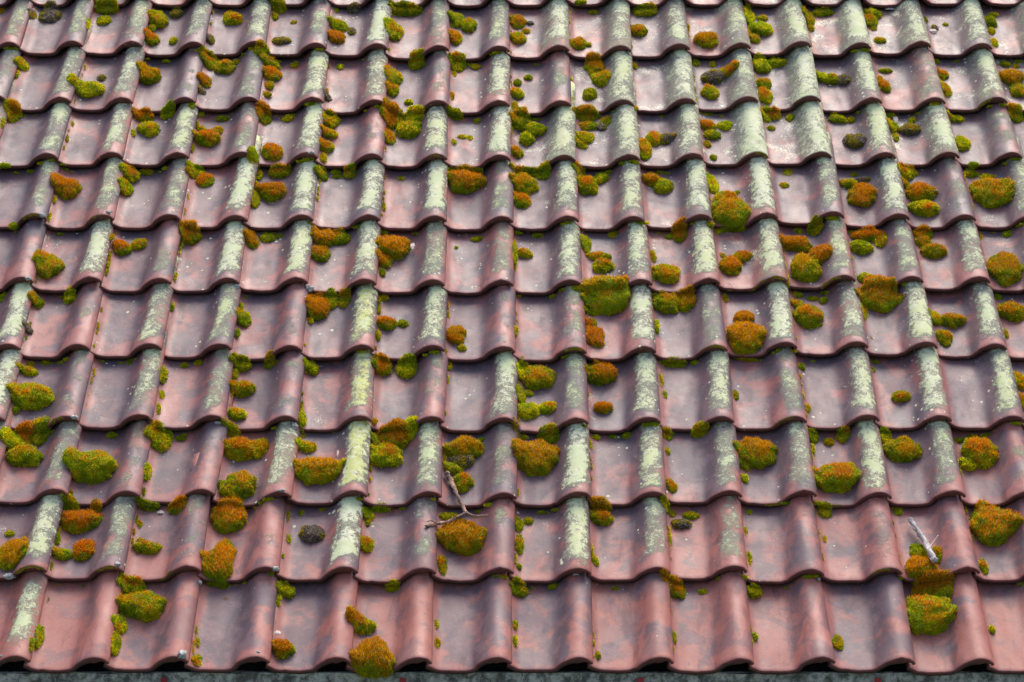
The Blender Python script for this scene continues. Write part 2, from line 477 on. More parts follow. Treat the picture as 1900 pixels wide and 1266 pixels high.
random.seed(5)
TMESH = [make_tile_mesh(s) for s in range(10)]
ORD = ["", "first", "second", "third", "fourth", "fifth", "sixth", "seventh", "eighth", "ninth", "tenth", "eleventh", "twelfth",
       "thirteenth", "fourteenth", "fifteenth", "sixteenth", "seventeenth", "eighteenth", "nineteenth", "twentieth"]
BASIS = Matrix((UAX, VAX, NAX)).transposed()

# which tiles show in the photograph, numbered from the left in their row
place = {}
for r in range(1, 12):
    vis = []
    for (rr, c), (u, v) in tiles.items():
        if rr != r: continue
        x0, _ = project(roof_pt(u - W, v + 0.10)); x1, _ = project(roof_pt(u, v + 0.10))
        x2, _ = project(roof_pt(u - W, v)); x3, _ = project(roof_pt(u, v))
        if max(x1, x3) > 3 and min(x0, x2) < 1897: vis.append((u, c))
    vis.sort()
    for i, (u, c) in enumerate(vis): place[(r, c)] = i + 1
NROW = 11
def where(r, c, short=False):
    i = place[(r, c)]
    row = ["", "lowest row", "second row up", "third row up", "fourth row up", "fifth row up", "sixth row up", "seventh row up", "eighth row up", "ninth row up",
           "second row from top", "cut-off top row"][r]
    return "%s tile from left, %s" % (ORD[i], row)

tones = {}
for (r, c), (u, v) in sorted(tiles.items()):
    rnd = random.Random(r * 101 + c * 7 + 3)
    if r in LICHEN:
        c0, s = LICHEN[r]
        i = c - c0
        lich = int(s[min(max(i, 0), len(s) - 1)]) / 9.0
    else:
        lich = rnd.uniform(0.4, 0.9)
    yellow = 1.0 if (r, c) in ((4, -2), (3, -2), (5, -2)) else rnd.choice([0, 0, 0.15, 0.3])
    tone = rnd.uniform(0.05, 0.62) - (0.16 if r == 1 else 0.06 if r == 2 else 0.0) + (0.16 if r >= 8 else 0.08 if r >= 5 else 0.0)
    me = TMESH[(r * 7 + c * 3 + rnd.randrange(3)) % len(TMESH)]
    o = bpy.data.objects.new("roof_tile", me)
    rot = Matrix.Rotation(rnd.gauss(0, R(0.55)), 3, 'Z') @ Matrix.Rotation(rnd.gauss(0, R(0.4)), 3, 'X') @ Matrix.Rotation(rnd.gauss(0, R(0.7)), 3, 'Y')
    o.matrix_world = Matrix.Translation(roof_pt(u, v, rnd.gauss(0, 0.0006))) @ (BASIS @ rot).to_4x4()
    o["seed"] = rnd.uniform(0, 40); o["lichen"] = lich; o["tone"] = tone; o["spread"] = (rnd.uniform(0.35, 1.0) if r >= 8 and c >= 1 else rnd.uniform(0.1, 0.5) if r >= 6 and c >= 1 else rnd.choice([0.0, 0.0, 0.2])); o["yellow"] = yellow; o["warm"] = {1: 1.0, 2: 0.6, 3: 0.35}.get(r, 0.12) * rnd.uniform(0.6, 1.0)
    tones[(r, c)] = tone
    if (r, c) in place:
        d = ("bare red" if lich < 0.1 else "sparsely lichened" if lich < 0.36 else "patchily lichened" if lich < 0.65 else "well lichened" if lich < 0.85 else "pale green lichened")
        if yellow > 0.9: d = "yellow lichened"
        lab = "%s clay tile, %s" % (d, where(r, c))
    else:
        lab = "clay tile beyond the %s of the photo" % ("top edge" if r >= 11 else "left edge" if c < 0 else "right edge")
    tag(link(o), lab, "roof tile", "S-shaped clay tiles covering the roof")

# ------------------------------------------------------------------ eaves: fascia, gutter, wall, felt
house = bpy.data.objects.new("house", None); link(house)
ev = rowv[1]
e0 = roof_pt(0, ev)
house.location = (0, e0.y, 0)
tag(house, "house with weathered grey eaves board under the lowest row of tiles", "house")
def hbox(name, cen, size, mat, axes=None, bevel=0):
    return box(name, Vector(cen) - house.location, size, mat, house, axes, bevel)
SPAN = 6.0
fy = e0.y + 0.016
def rough_board(name, y0, ztop, zbot, thick, mat, parent, off):
    nx, nz = 260, 8
    vs, fs = [], []
    for j in range(nz + 1):
        for i in range(nx + 1):
            x = -SPAN / 2 + SPAN * i / nx; z = ztop + (zbot - ztop) * j / nz
            d = 0.006 * noise.noise(Vector((x * 11, z * 22, 0))) + 0.003 * noise.noise(Vector((x * 45, z * 60, 3)))
            vs.append(Vector((x, y0 + d, z + 0.004 * noise.noise(Vector((x * 9, 0, 5))))) - off)
    for j in range(nz):
        for i in range(nx):
            a = j * (nx + 1) + i; fs.append((a, a + nx + 1, a + nx + 2, a + 1))
    b = len(vs)
    for p in ((-SPAN / 2, y0 + thick, ztop), (SPAN / 2, y0 + thick, ztop), (SPAN / 2, y0 + thick, zbot), (-SPAN / 2, y0 + thick, zbot)):
        vs.append(Vector(p) - off)
    fs.append((b, b + 1, b + 2, b + 3))
    fs.append((0, nx, b + 1, b)); fs.append((nz * (nx + 1) + nx, nz * (nx + 1), b + 3, b + 2))
    o = bpy.data.objects.new(name, mesh_from(name, vs, fs, mat)); return link(o, parent)
rough_board("eaves_board", fy, e0.z - 0.010, e0.z - 0.26, 0.03, M_FASCIA, house, house.location)
hbox("underlay", roof_pt(0, (rowv[12] + ev) / 2 + 0.12, -0.085), (SPAN, rowv[12] - ev + 0.2, 0.02), M_FELT, (UAX, VAX, NAX))
hbox("wall", (0, e0.y + 0.30, (e0.z - 0.25) / 2), (SPAN - 0.2, 0.2, e0.z - 0.25), M_WALL)
for k, r in enumerate(range(1, 13)):
    hbox("batten", roof_pt(0, rowv[r] + 0.36, -0.0605), (SPAN - 0.02, 0.04, 0.026), M_FASCIA, (UAX, VAX, NAX))

gut = bpy.data.objects.new("gutter", None); link(gut)
gc = Vector((0, e0.y - 0.035, e0.z - 0.125))
gut.location = gc
tag(gut, "dull zinc gutter hung on red painted straps below the lowest tiles", "gutter")
vs, fs = [], []
K = 18; RG = 0.062
for xx in (-SPAN / 2, SPAN / 2):
    for rad in (RG, RG - 0.0025):
        for i in range(K + 1):
            a = math.pi + math.pi * i / K
            vs.append((xx, rad * math.cos(a), rad * math.sin(a)))
n = K + 1
for i in range(K):
    fs.append((i, i + 1, 2 * n + i + 1, 2 * n + i)); fs.append((n + i, 3 * n + i, 3 * n + i + 1, n + i + 1))
    fs.append((i, n + i, n + i + 1, i + 1)); fs.append((2 * n + i, 2 * n + i + 1, 3 * n + i + 1, 3 * n + i))
fs.append((0, 2 * n, 3 * n, n)); fs.append((K, n + K, 3 * n + K, 2 * n + K))
link(bpy.data.objects.new("trough", mesh_from("trough", vs, fs, M_ZINC)), gut)
for pxx in (306, 748, 1188, 1627):
    d = VIEW * FPX + UAX * (pxx - 950.0) - CUP * (1258 - 633.0)
    t_ = (fy - CAM.y) / d.y
    x = (CAM + d * t_).x
    vs, fs = [], []
    path = [(fy - 0.014 - gc.y, 0.16), (fy - 0.015 - gc.y, 0.06), (fy - 0.020 - gc.y, 0.012)]
    path = [(fy - 0.013 - gc.y, 0.105), (fy - 0.013 - gc.y, 0.02)] + [((RG + 0.003) * math.cos(-math.pi * i / 12), (RG + 0.003) * math.sin(-math.pi * i / 12)) for i in range(13)]
    for (yy, zz) in path:
        for sx in (-0.0085, 0.0085): vs.append((x + sx, yy, zz))
    for i in range(len(path) - 1): fs.append((2 * i, 2 * i + 1, 2 * i + 3, 2 * i + 2))
    so = bpy.data.objects.new("strap", mesh_from("strap", vs, fs, M_RED, False)); link(so, gut)
    sm = so.modifiers.new("solid", 'SOLIDIFY'); sm.thickness = 0.003

# ------------------------------------------------------------------ moss
Z = 3.956
# windows of the photograph: origin, then (x, y, w, h, orange 0-9 | 'd' dead brown/grey) at 3.956 x
MOSS = {
 (0,0): [(375,100,150,150,'d'),(235,80,50,70,'d'),(10,60,50,90,7),(785,62,180,100,2),(765,150,110,80,3),(1160,130,140,120,2),(1115,200,65,65,3),(1110,275,100,90,6),
   (1295,95,90,60,'d'),(1275,290,65,60,3),(650,205,45,100,3),(1680,60,80,60,2),(1705,130,130,100,4),(1545,280,55,60,'d'),(160,470,90,80,3),(120,540,45,60,3),
   (640,650,250,130,3),(745,572,70,50,'d'),(1090,540,150,140,4),(1540,450,110,110,3),(1650,490,160,110,3),(1505,590,90,100,7),(1485,665,60,50,'d'),
   (1230,800,110,70,1),(1410,770,60,50,3),(1470,830,60,50,1),(1630,830,110,50,1),(1740,415,80,50,2),(1055,860,150,80,6),(1090,940,170,120,4),(970,970,60,60,3),
   (100,830,110,120,5),(25,930,35,100,3),(1600,950,80,70,5),(1475,945,90,60,3),(1520,1010,200,110,6),(485,1020,42,42,3),(520,875,35,50,3),(1440,1220,120,70,2),(1860,1150,80,120,3)],
 (475,0): [(165,60,120,75,2),(130,115,70,70,2),(280,165,60,35,3),(180,300,130,60,'d'),(50,370,110,90,3),(580,70,60,60,1),(605,185,140,110,4),(595,275,120,100,8),
   (705,225,60,60,'d'),(720,80,100,50,'d'),(1100,85,240,75,1),(1010,210,120,160,3),(1480,140,120,100,1),(1560,180,120,110,5),(1460,265,90,100,5),(1880,150,60,100,7),
   (110,465,130,80,5),(115,540,130,100,6),(90,620,90,70,5),(75,690,80,45,3),(280,435,60,35,1),(615,445,70,50,1),(1180,460,120,100,2),(1480,470,120,120,2),(1445,540,60,60,2),
   (1615,450,90,50,1),(1010,560,120,130,3),(1000,655,90,90,4),(1120,745,70,45,3),(520,705,60,60,'d'),(1435,700,45,90,6),(60,850,110,120,5),(230,825,100,60,1),
   (540,840,130,110,3),(1000,860,170,170,6),(1160,830,150,110,1),(1120,940,190,150,3),(980,1000,80,120,6),(1460,860,110,60,1),(1625,850,80,50,1),(1445,1040,60,80,2),
   (1510,1005,90,45,2),(1570,1010,60,55,3),(535,980,120,70,4),(515,1070,110,90,6),(490,1150,70,80,4),(115,1105,160,130,6),(700,1235,80,60,4),(590,1250,80,40,2),(1540,1240,240,70,3)],
 (950,0): [(500,15,110,45,4),(600,50,100,32,3),(40,150,110,120,6),(130,170,60,35,'d'),(105,225,70,45,5),(45,275,110,90,4),(490,315,110,100,6),(560,325,50,45,3),
   (980,85,180,70,2),(930,215,130,100,4),(1430,290,170,120,7),(1740,110,80,130,1),(1830,130,100,45,3),(1820,205,170,120,2),(1780,280,80,80,5),(120,565,70,50,3),(40,600,70,60,3),
   (40,680,90,80,3),(20,770,45,80,3),(600,480,130,140,5),(650,570,130,120,4),(570,680,100,100,3),(890,480,60,50,1),(1345,455,70,60,1),(1475,430,50,50,1),(1590,515,150,80,5),
   (1480,560,180,100,'d'),(1455,670,120,100,4),(1830,470,120,130,1),(1850,610,100,100,4),(1860,690,100,120,6),(60,880,150,130,3),(170,945,150,110,3),(110,1000,100,100,1),
   (40,1110,85,80,7),(540,860,200,90,5),(570,930,160,80,3),(640,935,110,70,'d'),(530,1010,140,100,3),(505,1060,100,75,4),(690,830,90,80,2),(895,790,60,45,4),
   (970,1080,110,160,4),(1040,1010,110,110,5),(1130,1010,120,80,'d'),(1435,840,130,38,1),(1540,855,45,40,1),(1440,920,130,90,4),(1560,920,110,80,2),(1470,990,130,80,4),
   (1420,1050,80,60,4),(1475,1155,60,60,3),(1860,850,90,90,2),(100,1240,240,60,2),(490,1240,110,60,1)],
 (1420,0): [(70,420,160,60,1),(310,120,90,130,2),(330,200,60,50,2),(430,55,160,50,2),(790,60,130,70,1),(770,140,100,120,4),(790,200,60,50,4),(840,295,110,55,3),
   (1170,140,45,70,2),(1245,200,48,48,'d'),(1325,180,45,35,3),(1640,150,110,90,1),(1655,220,65,65,1),(1680,310,60,80,2),(1680,65,80,40,1),(1765,430,110,50,1),(1840,480,50,40,3),
   (1810,560,170,130,8),(1850,650,120,110,3),(1255,440,50,45,1),(410,560,100,70,3),(490,575,110,80,4),(570,575,90,80,'d'),(880,520,120,45,3),(840,575,60,55,4),(880,630,80,100,6),
   (1300,545,90,80,5),(1320,640,80,130,5),(200,800,90,70,1),(530,835,140,65,3),(640,820,80,50,2),(60,850,120,70,4),(40,940,80,50,5),(650,1030,160,110,'d'),(1060,950,150,100,'d'),
   (910,840,90,60,2),(930,920,90,90,2),(955,1000,60,70,3),(1085,835,70,50,1),(1390,830,130,50,2),(1440,1040,110,120,3),(1830,840,120,110,4),(1030,1230,150,90,4),(660,1240,70,40,1),
   (160,1240,110,50,1),(1520,1245,90,50,1),(1640,1245,120,50,2)],
 (0,315): [(40,5,110,45,3),(500,125,200,150,7),(960,35,130,90,5),(930,125,90,100,4),(1070,15,120,45,2),(1430,40,110,80,3),(1510,75,130,110,7),(1870,105,50,90,3),(1870,200,60,120,2),
   (105,410,80,60,3),(365,690,190,190,4),(320,590,50,60,2),(900,570,130,110,6),(1020,540,110,90,4),(820,490,40,50,3),(1400,470,150,140,6),(1850,510,100,120,8),(790,690,40,60,3),
   (510,890,90,90,3),(265,925,90,80,3),(20,890,60,90,2),(210,1170,60,60,'d'),(1260,995,50,80,3),(1785,1080,110,120,3),(1740,1190,60,80,3),(1760,970,50,80,2)],
 (475,315): [(20,30,60,80,2),(170,20,150,80,4),(110,150,200,140,7),(480,30,90,80,3),(590,15,80,50,1),(690,25,100,70,3),(1065,60,60,45,1),(1540,80,260,170,7),(935,260,32,90,2),
   (85,460,110,60,1),(175,445,70,50,1),(500,500,190,130,6),(620,500,140,110,3),(475,615,140,140,7),(930,450,80,60,1),(1005,560,240,180,6),(940,660,110,100,9),(925,745,60,65,4),
   (1630,465,100,45,1),(1470,570,45,40,3),(650,900,90,110,4),(450,990,170,190,8),(550,950,120,110,2),(395,1100,50,50,4),(930,930,90,60,2),(895,990,45,80,3),(960,1120,140,110,8),
   (1080,1120,90,70,3),(895,1210,50,80,3),(1470,1195,120,140,8)],
 (950,315): [(90,90,200,180,5),(235,30,100,90,3),(65,220,130,120,5),(500,30,80,100,1),(550,105,170,160,5),(650,60,110,80,2),(710,15,80,40,2),(1030,70,140,90,7),(1105,110,140,110,3),
   (1465,90,90,150,3),(1600,300,270,230,5),(1570,210,190,150,5),(1655,165,60,50,3),(185,480,80,35,1),(15,600,45,180,2),(95,610,110,70,3),(540,530,90,160,3),(640,635,200,70,5),
   (670,700,160,120,3),(750,470,90,70,2),(1150,450,80,50,2),(1230,465,110,120,7),(1455,395,70,60,4),(1505,450,90,70,1),(1030,620,50,110,2),(1130,750,200,160,5),(1540,630,70,60,7),
   (1600,695,170,150,7),(1690,640,140,80,3),(690,930,360,270,5),(780,845,130,110,8),(580,1050,110,60,1),(1130,970,210,150,3),(1270,960,150,150,6),(580,1120,90,90,8),(605,1220,140,160,8),
   (1060,1130,42,150,2),(1715,1205,295,270,9),(1700,1080,140,110,9),(480,865,90,50,3),(1560,935,50,70,2),(25,1170,42,100,2)],
 (1420,315): [(160,15,110,50,1),(140,115,100,60,3),(620,100,130,80,3),(710,175,210,170,8),(720,70,110,42,'d'),(1040,20,140,60,2),(1020,90,80,80,4),(1140,160,230,140,8),(1160,275,220,120,4),
   (1510,30,110,60,1),(1670,150,290,250,7),(360,430,100,80,3),(240,445,70,50,1),(230,545,240,120,8),(390,620,160,130,8),(290,710,260,200,4),(750,480,220,90,7),(700,560,160,110,3),
   (840,500,80,120,2),(1160,440,150,80,6),(1150,520,120,110,7),(1230,590,180,120,6),(1780,470,90,70,3),(1570,480,50,90,6),(1745,700,260,260,8),(820,920,310,230,7),(735,790,120,80,2),
   (720,1040,60,130,2),(230,915,110,50,1),(350,900,100,35,1),(440,880,80,50,2),(310,1060,230,180,6),(230,985,110,70,3),(770,1240,60,50,8),(1240,1080,110,120,3),(1370,1100,160,110,5),
   (1310,1210,110,100,7),(1800,1030,210,150,5),(1700,930,90,60,1),(1760,1190,50,90,2)],
 (0,630): [(215,180,70,50,1),(330,170,80,45,1),(200,230,150,70,4),(230,400,300,200,5),(105,510,90,70,3),(960,150,60,80,3),(1350,190,70,50,1),(1460,160,80,50,1),(1195,260,60,130,3),
   (1180,390,60,80,2),(1155,500,50,110,3),(1770,180,130,90,2),(1720,240,60,90,3),(1790,350,170,120,5),(1740,540,130,90,4),(180,660,150,140,9),(300,670,140,180,1),(100,740,200,160,2),
   (180,850,260,160,3),(680,920,350,250,5),(820,695,80,50,1),(1170,710,170,200,4),(1330,720,90,60,1),(1080,960,50,140,3),(1700,680,120,70,2),(1760,790,260,180,6),(1750,1060,270,210,6),
   (1310,1230,140,110,6),(1090,1240,170,60,2),(520,1230,110,80,3),(710,1240,80,80,5)],
 (475,630): [(100,170,80,80,2),(400,200,110,90,2),(340,570,50,140,2),(335,700,60,70,1),(925,190,130,120,6),(1110,195,130,140,2),(1410,185,50,90,4),(1465,0,120,60,7),(1510,55,80,60,5),
   (25,775,130,160,4),(370,790,150,100,2),(450,940,330,240,7),(1010,670,240,200,6),(1120,630,140,150,2),(890,740,110,100,2),(960,830,230,200,5),(870,590,45,60,4),(1515,790,270,180,7),
   (1510,880,170,120,'d'),(1450,940,130,90,1),(1515,1030,150,140,4),(1660,690,80,50,1),(820,1190,80,100,2),(920,1250,150,45,1)],
 (950,630): [(640,240,220,170,8),(670,490,125,80,9),(75,220,100,150,1),(195,270,240,190,4),(60,390,70,150,1),(120,390,80,60,3),(120,510,150,130,3),(255,490,120,110,3),
   (30,650,60,80,'d'),(175,850,330,280,8),(270,710,150,120,2),(1190,185,190,50,1),(1080,170,50,50,1),(1340,165,80,42,1),(1085,290,50,120,2),(1115,400,60,90,2),(1640,400,50,90,3),
   (610,715,80,50,1),(740,710,70,42,1),(840,700,80,60,2),(1145,710,90,80,2),(1130,810,60,90,2),(1165,1060,80,120,4),(1370,690,120,70,1),(1790,810,300,230,7),(1700,900,100,100,1),
   (1700,1010,70,80,3),(650,1240,160,90,6),(1130,1190,80,80,2)],
 (1420,630): [(260,190,70,80,2),(310,490,42,90,3),(800,160,70,50,1),(790,220,45,60,3),(990,410,130,90,4),(1320,10,80,70,4),(1290,170,60,60,2),(1350,155,60,45,1),(1325,310,42,70,5),
   (1860,290,110,140,4),(1885,440,80,130,5),(350,710,80,80,2),(340,790,50,90,3),(465,740,80,70,4),(570,700,90,90,2),(520,990,340,220,6),(880,710,90,110,1),(1010,790,250,220,6),
   (1430,695,90,50,1),(1570,810,280,240,6),(1490,900,130,110,2),(430,1245,110,60,1),(970,1240,90,60,2)],
 (0,946): [(600,70,300,170,7),(470,20,60,60,2),(1020,100,50,80,4),(1690,30,270,260,6),(75,170,80,60,2),(100,305,230,230,7),(420,200,55,100,3),(460,320,160,90,3),(610,280,160,170,7),
   (1030,225,80,55,3),(1090,270,200,100,3),(1610,330,220,330,8),(965,570,190,110,3),(1040,690,340,240,4),(880,830,90,130,3),(850,970,60,150,3),(285,870,60,170,3),(240,1020,45,120,5),
   (1440,960,60,100,5),(1450,1090,70,110,5),(1660,655,50,42,5)],
 (475,946): [(330,20,60,50,2),(235,200,50,80,4),(415,160,170,150,'d'),(815,80,50,90,2),(815,240,90,120,5),(220,590,140,100,2),(1010,570,120,55,1),(1505,180,330,280,8),(1430,50,160,80,5),
   (1370,390,60,150,6),(200,1010,160,140,7),(770,830,230,140,5),(865,1050,310,320,9),(1320,830,42,80,3),(1325,965,50,100,3)],
 (950,946): [(50,90,60,110,3),(120,75,80,70,3),(55,230,50,160,5),(50,410,50,60,3),(50,580,130,110,2),(20,830,50,80,3),(20,950,42,100,2),(650,50,160,120,5),(1160,20,90,70,4),
   (1240,100,130,90,'d'),(1310,40,130,60,2),(1150,190,42,200,4),(610,370,60,90,4),(1130,510,80,80,6),(1200,580,150,150,5),(755,580,80,50,1),(1405,600,100,60,1),(1770,600,120,80,1),
   (1735,15,70,50,1),(1710,150,42,90,3),(1740,340,42,130,3),(625,1060,50,90,4),(1190,920,35,130,3),(1780,920,50,80,3)],
 (1420,946): [(435,20,120,100,1),(425,210,60,80,4),(970,15,80,60,2),(1680,75,350,330,7),(1120,290,120,120,3),(1260,310,70,140,4),(1140,420,240,200,8),(1220,560,280,160,7),
   (1290,600,160,140,3),(1200,740,370,310,4),(1600,400,60,120,4),(530,960,80,140,5),(1665,870,50,70,2)],
}

GREENS = np.array([[0.40, 0.50, 0.004], [0.5, 0.6, 0.008], [0.90, 0.82, 0.008], [0.2, 0.32, 0.008]])
OLIVES = np.array([[0.62, 0.50, 0.006], [0.72, 0.48, 0.006], [0.42, 0.38, 0.006]])
ORANGES = np.array([[0.78, 0.33, 0.005], [0.72, 0.24, 0.005], [0.80, 0.44, 0.006], [0.48, 0.17, 0.005]])
DEADS = np.array([[0.26, 0.19, 0.13], [0.40, 0.33, 0.29], [0.15, 0.11, 0.07], [0.55, 0.50, 0.47]])
UNDER = np.array([0.12, 0.13, 0.008])

def moss_geo(seed, a, b, H, orange, dead, hfun, fuzz=1.0):
    """verts, faces, colours of a cushion lying on the plane z=0 (x across, y up the slope); stalks returned separately"""
    rs = np.random.RandomState(seed)
    size = max(a, b)
    nr, na = (8, 20) if size < 0.012 else (13, 38)
    off = Vector((seed * 1.37 % 50, seed * 0.73 % 50, seed * 0.31 % 50))
    fr = 0.55 / max(0.012, size * 0.5)
    amp = 0.17
    def dome(t, ph):
        rho, z = math.sin(t), math.cos(t)
        d = Vector((rho * math.cos(ph), rho * math.sin(ph), z))
        q = Vector((d.x * a, d.y * b, d.z * H)) * fr + off
        k = 1.0 + amp * noise.noise(q) * 1.6 + 0.20 * noise.noise(q * 2.7 + Vector((5, 5, 5)))
        # lumpy pads
        k += 0.15 * noise.noise(q * 6.0)
        pw = 0.82
        zz = (abs(z) ** pw) * (1 if z > 0 else -1)
        return Vector((d.x * a * k, d.y * b * k, zz * H * (0.55 + 0.45 * k)))
    vs = [dome(0, 0)]
    for i in range(1, nr + 1):
        t = R(104) * i / nr
        for j in range(na):
            vs.append(dome(t, 2 * math.pi * j / na))
    fs = [(0, 1 + j, 1 + (j + 1) % na) for j in range(na)]
    for i in range(nr - 1):
        for j in range(na):
            p = 1 + i * na + j; q = 1 + i * na + (j + 1) % na
            fs.append((p, p + na, q + na, q))
    P = np.array([tuple(v) for v in vs])
    # drape on the tile
    P[:, 2] += np.array([hfun(x, y) for x, y in P[:, :2]])
    tri = []
    for f in fs:
        tri.append((f[0], f[1], f[2]))
        if len(f) == 4: tri.append((f[0], f[2], f[3]))
    tri = np.array(tri)
    A, B, C = P[tri[:, 0]], P[tri[:, 1]], P[tri[:, 2]]
    N = np.cross(B - A, C - A); ar = np.linalg.norm(N, axis=1) / 2 + 1e-12; N /= (2 * ar)[:, None]
    tot = ar.sum()
    nb = int(min(6500, max(110, tot * 5.6e5 * fuzz)))
    pick = rs.choice(len(tri), nb, p=ar / tot)
    w1, w2 = rs.rand(nb), rs.rand(nb)
    fl = w1 + w2 > 1; w1[fl] = 1 - w1[fl]; w2[fl] = 1 - w2[fl]
    base = A[pick] + (B - A)[pick] * w1[:, None] + (C - A)[pick] * w2[:, None]
    nrm = N[pick]
    # how orange each shoot is: the crown and uphill side of the cushion carry the capsules
    f1 = np.array([noise.noise(Vector(tuple(p * 26)) + off) for p in base])
    f2 = np.array([noise.noise(Vector(tuple(p * 75)) + off) for p in base])
    top = base[:, 2] / H
    yy = base[:, 1] / b
    s = (orange / 9.0 - 0.60) * 1.35 + 0.75 * f1 + 0.55 * f2 + 0.42 * (np.clip(top, 0, 1.2) - 0.4) + 0.14 * yy + rs.normal(0, 0.24, nb)
    rim = np.sqrt((base[:, 0] / a) ** 2 + (base[:, 1] / b - 0.12) ** 2)
    s += 0.8 * (0.66 - rim) * (orange / 9.0) + rs.choice([-0.12, 0, 0.12])
    kind = np.clip(s * 1.6 + 0.35, 0, 1)
    lime = np.clip(0.5 + f1 * 1.3 + 0.9 * f2 + rs.normal(0, 0.2, nb), 0, 1)
    G = GREENS[0] * (1 - lime)[:, None] + GREENS[2] * lime[:, None]
    f3 = np.array([noise.noise(Vector(tuple(p * 170)) + off) for p in base])
    G = G * (0.72 + 0.5 * rs.rand(nb) + 0.5 * f3)[:, None].clip(0.3, 1.3)
    Ol = OLIVES[rs.randint(0, 3, nb)]
    Or = ORANGES[rs.randint(0, 4, nb)] * np.array([rs.uniform(0.85, 1.10), rs.uniform(0.80, 1.10), 1.0])
    G = G * rs.uniform(0.70, 1.15)
    col = np.where((kind > (0.78 if orange >= 6 else 0.88))[:, None], Or, np.where((kind > 0.28)[:, None], Ol * 0.6 + G * 0.4, G))
    if dead:
        D = DEADS[rs.randint(0, 4, nb)]
        m = (f1 + 0.5 * f2 + rs.normal(0, 0.1, nb)) > (0.28 if dead == 2 else 0.02)
        col = np.where(m[:, None], col * 0.55 + 0.1 * D, D)
    col = np.where((rs.rand(nb) < 0.05)[:, None], DEADS[1], col)
    tang = rs.normal(0, 1, (nb, 3))
    d = nrm + rs.normal(0, 0.38, (nb, 3)) + np.array([0, 0.10, 0.25])
    d /= np.linalg.norm(d, axis=1)[:, None]
    ln = (0.003 + 0.0055 * rs.rand(nb) ** 1.5) * min(1.0, 0.55 + size / 0.06)
    st = (kind > 0.82) & (rs.rand(nb) < 0.6) & (nrm[:, 2] > -0.1)
    side = np.cross(d, tang); side /= np.linalg.norm(side, axis=1)[:, None] + 1e-9
    wd = 0.0015 * (0.6 + 0.7 * rs.rand(nb))
    def blades(sel, ln, wd, d, col, basec):
        b0 = base[sel] - d[sel] * 0.001; s_ = side[sel] * wd[sel][:, None] / 2
        tip = b0 + d[sel] * ln[sel][:, None]
        mid = b0 + d[sel] * (ln[sel] * 0.55)[:, None]
        v = np.stack([b0 - s_ * 0.6, b0 + s_ * 0.6, mid + s_, mid - s_, tip], axis=1).reshape(-1, 3)
        m = len(b0); i = np.arange(m) * 5
        cc = col[sel]
        lo = cc * 0.80 + basec * 0.20
        c = np.stack([lo, lo, cc, cc, cc], axis=1).reshape(-1, 3)
        q = np.stack([i, i + 1, i + 2, i + 3], 1); t3 = np.stack([i + 3, i + 2, i + 4], 1)
        return v, q, t3, c
    allsel = np.ones(nb, bool)
    gcol = np.where(st[:, None], OLIVES[1] * 0.8 + 0.2 * col, col)
    v, q, t3, c = blades(allsel, ln, wd, d, gcol, UNDER)
    # cushion body colour
    fb = np.array([noise.noise(Vector(tuple(p * 30)) + off) for p in P])
    bc = (GREENS[0] * 0.75)[None, :] + np.clip(fb, 0, 1)[:, None] * 0.25 * np.array([1, 0.6, 0.0])
    if dead: bc = np.tile(DEADS[2], (len(P), 1))
    body = (P, fs, bc)
    # capsule stalks
    ds = nrm * 0.7 + rs.normal(0, 0.28, (nb, 3)) + np.array([0, 0.35, 0.75])
    ds /= np.linalg.norm(ds, axis=1)[:, None]
    ls = (0.006 + 0.008 * rs.rand(nb)) * min(1.0, 0.5 + size / 0.07)
    sv = None
    if st.sum() > 60 and not dead:
        sv = blades(st, ls, np.full(nb, 0.0011), ds, col, OLIVES[1])
    return body, (v, q, t3, c), sv

def build_arrays(name, parts, mat):
    """parts: list of (verts, list-of-face-arrays-or-lists, colours) in one mesh"""
    vs, faces_flat, sizes, cols = [], [], [], []
    o = 0
    for V, F, Cc in parts:
        vs.append(V); cols.append(Cc)
        for f in F:
            if isinstance(f, np.ndarray):
                faces_flat.append((f + o).ravel()); sizes.append(np.full(len(f), f.shape[1]))
            else:
                for g_ in f:
                    faces_flat.append(np.array(g_) + o); sizes.append(np.array([len(g_)]))
        o += len(V)
    V = np.concatenate(vs).astype(np.float32); Cc = np.concatenate(cols).astype(np.float32)
    idx = np.concatenate(faces_flat).astype(np.int32); sz = np.concatenate(sizes).astype(np.int32)
    me = bpy.data.meshes.new(name)
    me.vertices.add(len(V)); me.vertices.foreach_set("co", V.ravel())
    me.loops.add(len(idx)); me.loops.foreach_set("vertex_index", idx)
    me.polygons.add(len(sz))
    st = np.concatenate([[0], np.cumsum(sz)[:-1]]).astype(np.int32)
    me.polygons.foreach_set("loop_start", st)
    try: me.polygons.foreach_set("loop_total", sz)
    except Exception: pass
    me.update(calc_edges=True)
    at = me.color_attributes.new("Col", 'FLOAT_COLOR', 'POINT')
    at.data.foreach_set("color", np.concatenate([Cc, np.ones((len(Cc), 1), np.float32)], axis=1).ravel())
    me.materials.append(mat)
    me.polygons.foreach_set("use_smooth", [True] * len(me.polygons))
    me.validate()
    return me

def drape(u0, v0, h0):
    cache = {}
    def f(x, y):
        k = (round(x, 3), round(y, 3))
        if k not in cache:
            s = 0
            for dx, dy in ((0, 0), (0.008, 0.006), (-0.008, 0.006), (0.0, -0.010)):
                s += surf(u0 + x + dx, v0 + y + dy)[0]
            cache[k] = s / 4 - h0
        return cache[k]
    return f

moss_items = []
seam_bits = []
NMOSS = 292
for (ox, oy), lst in MOSS.items():
    for (x, y, w, h, o) in lst:
        px, py, pw, ph = ox + x / Z, oy + y / Z, w / Z, h / Z
        if o != 'd' and (min(w, h) <= 42 or w * h <= 2600): seam_bits.append((px, py, pw, ph, o))
        else: moss_items.append((px, py, pw, ph, o))

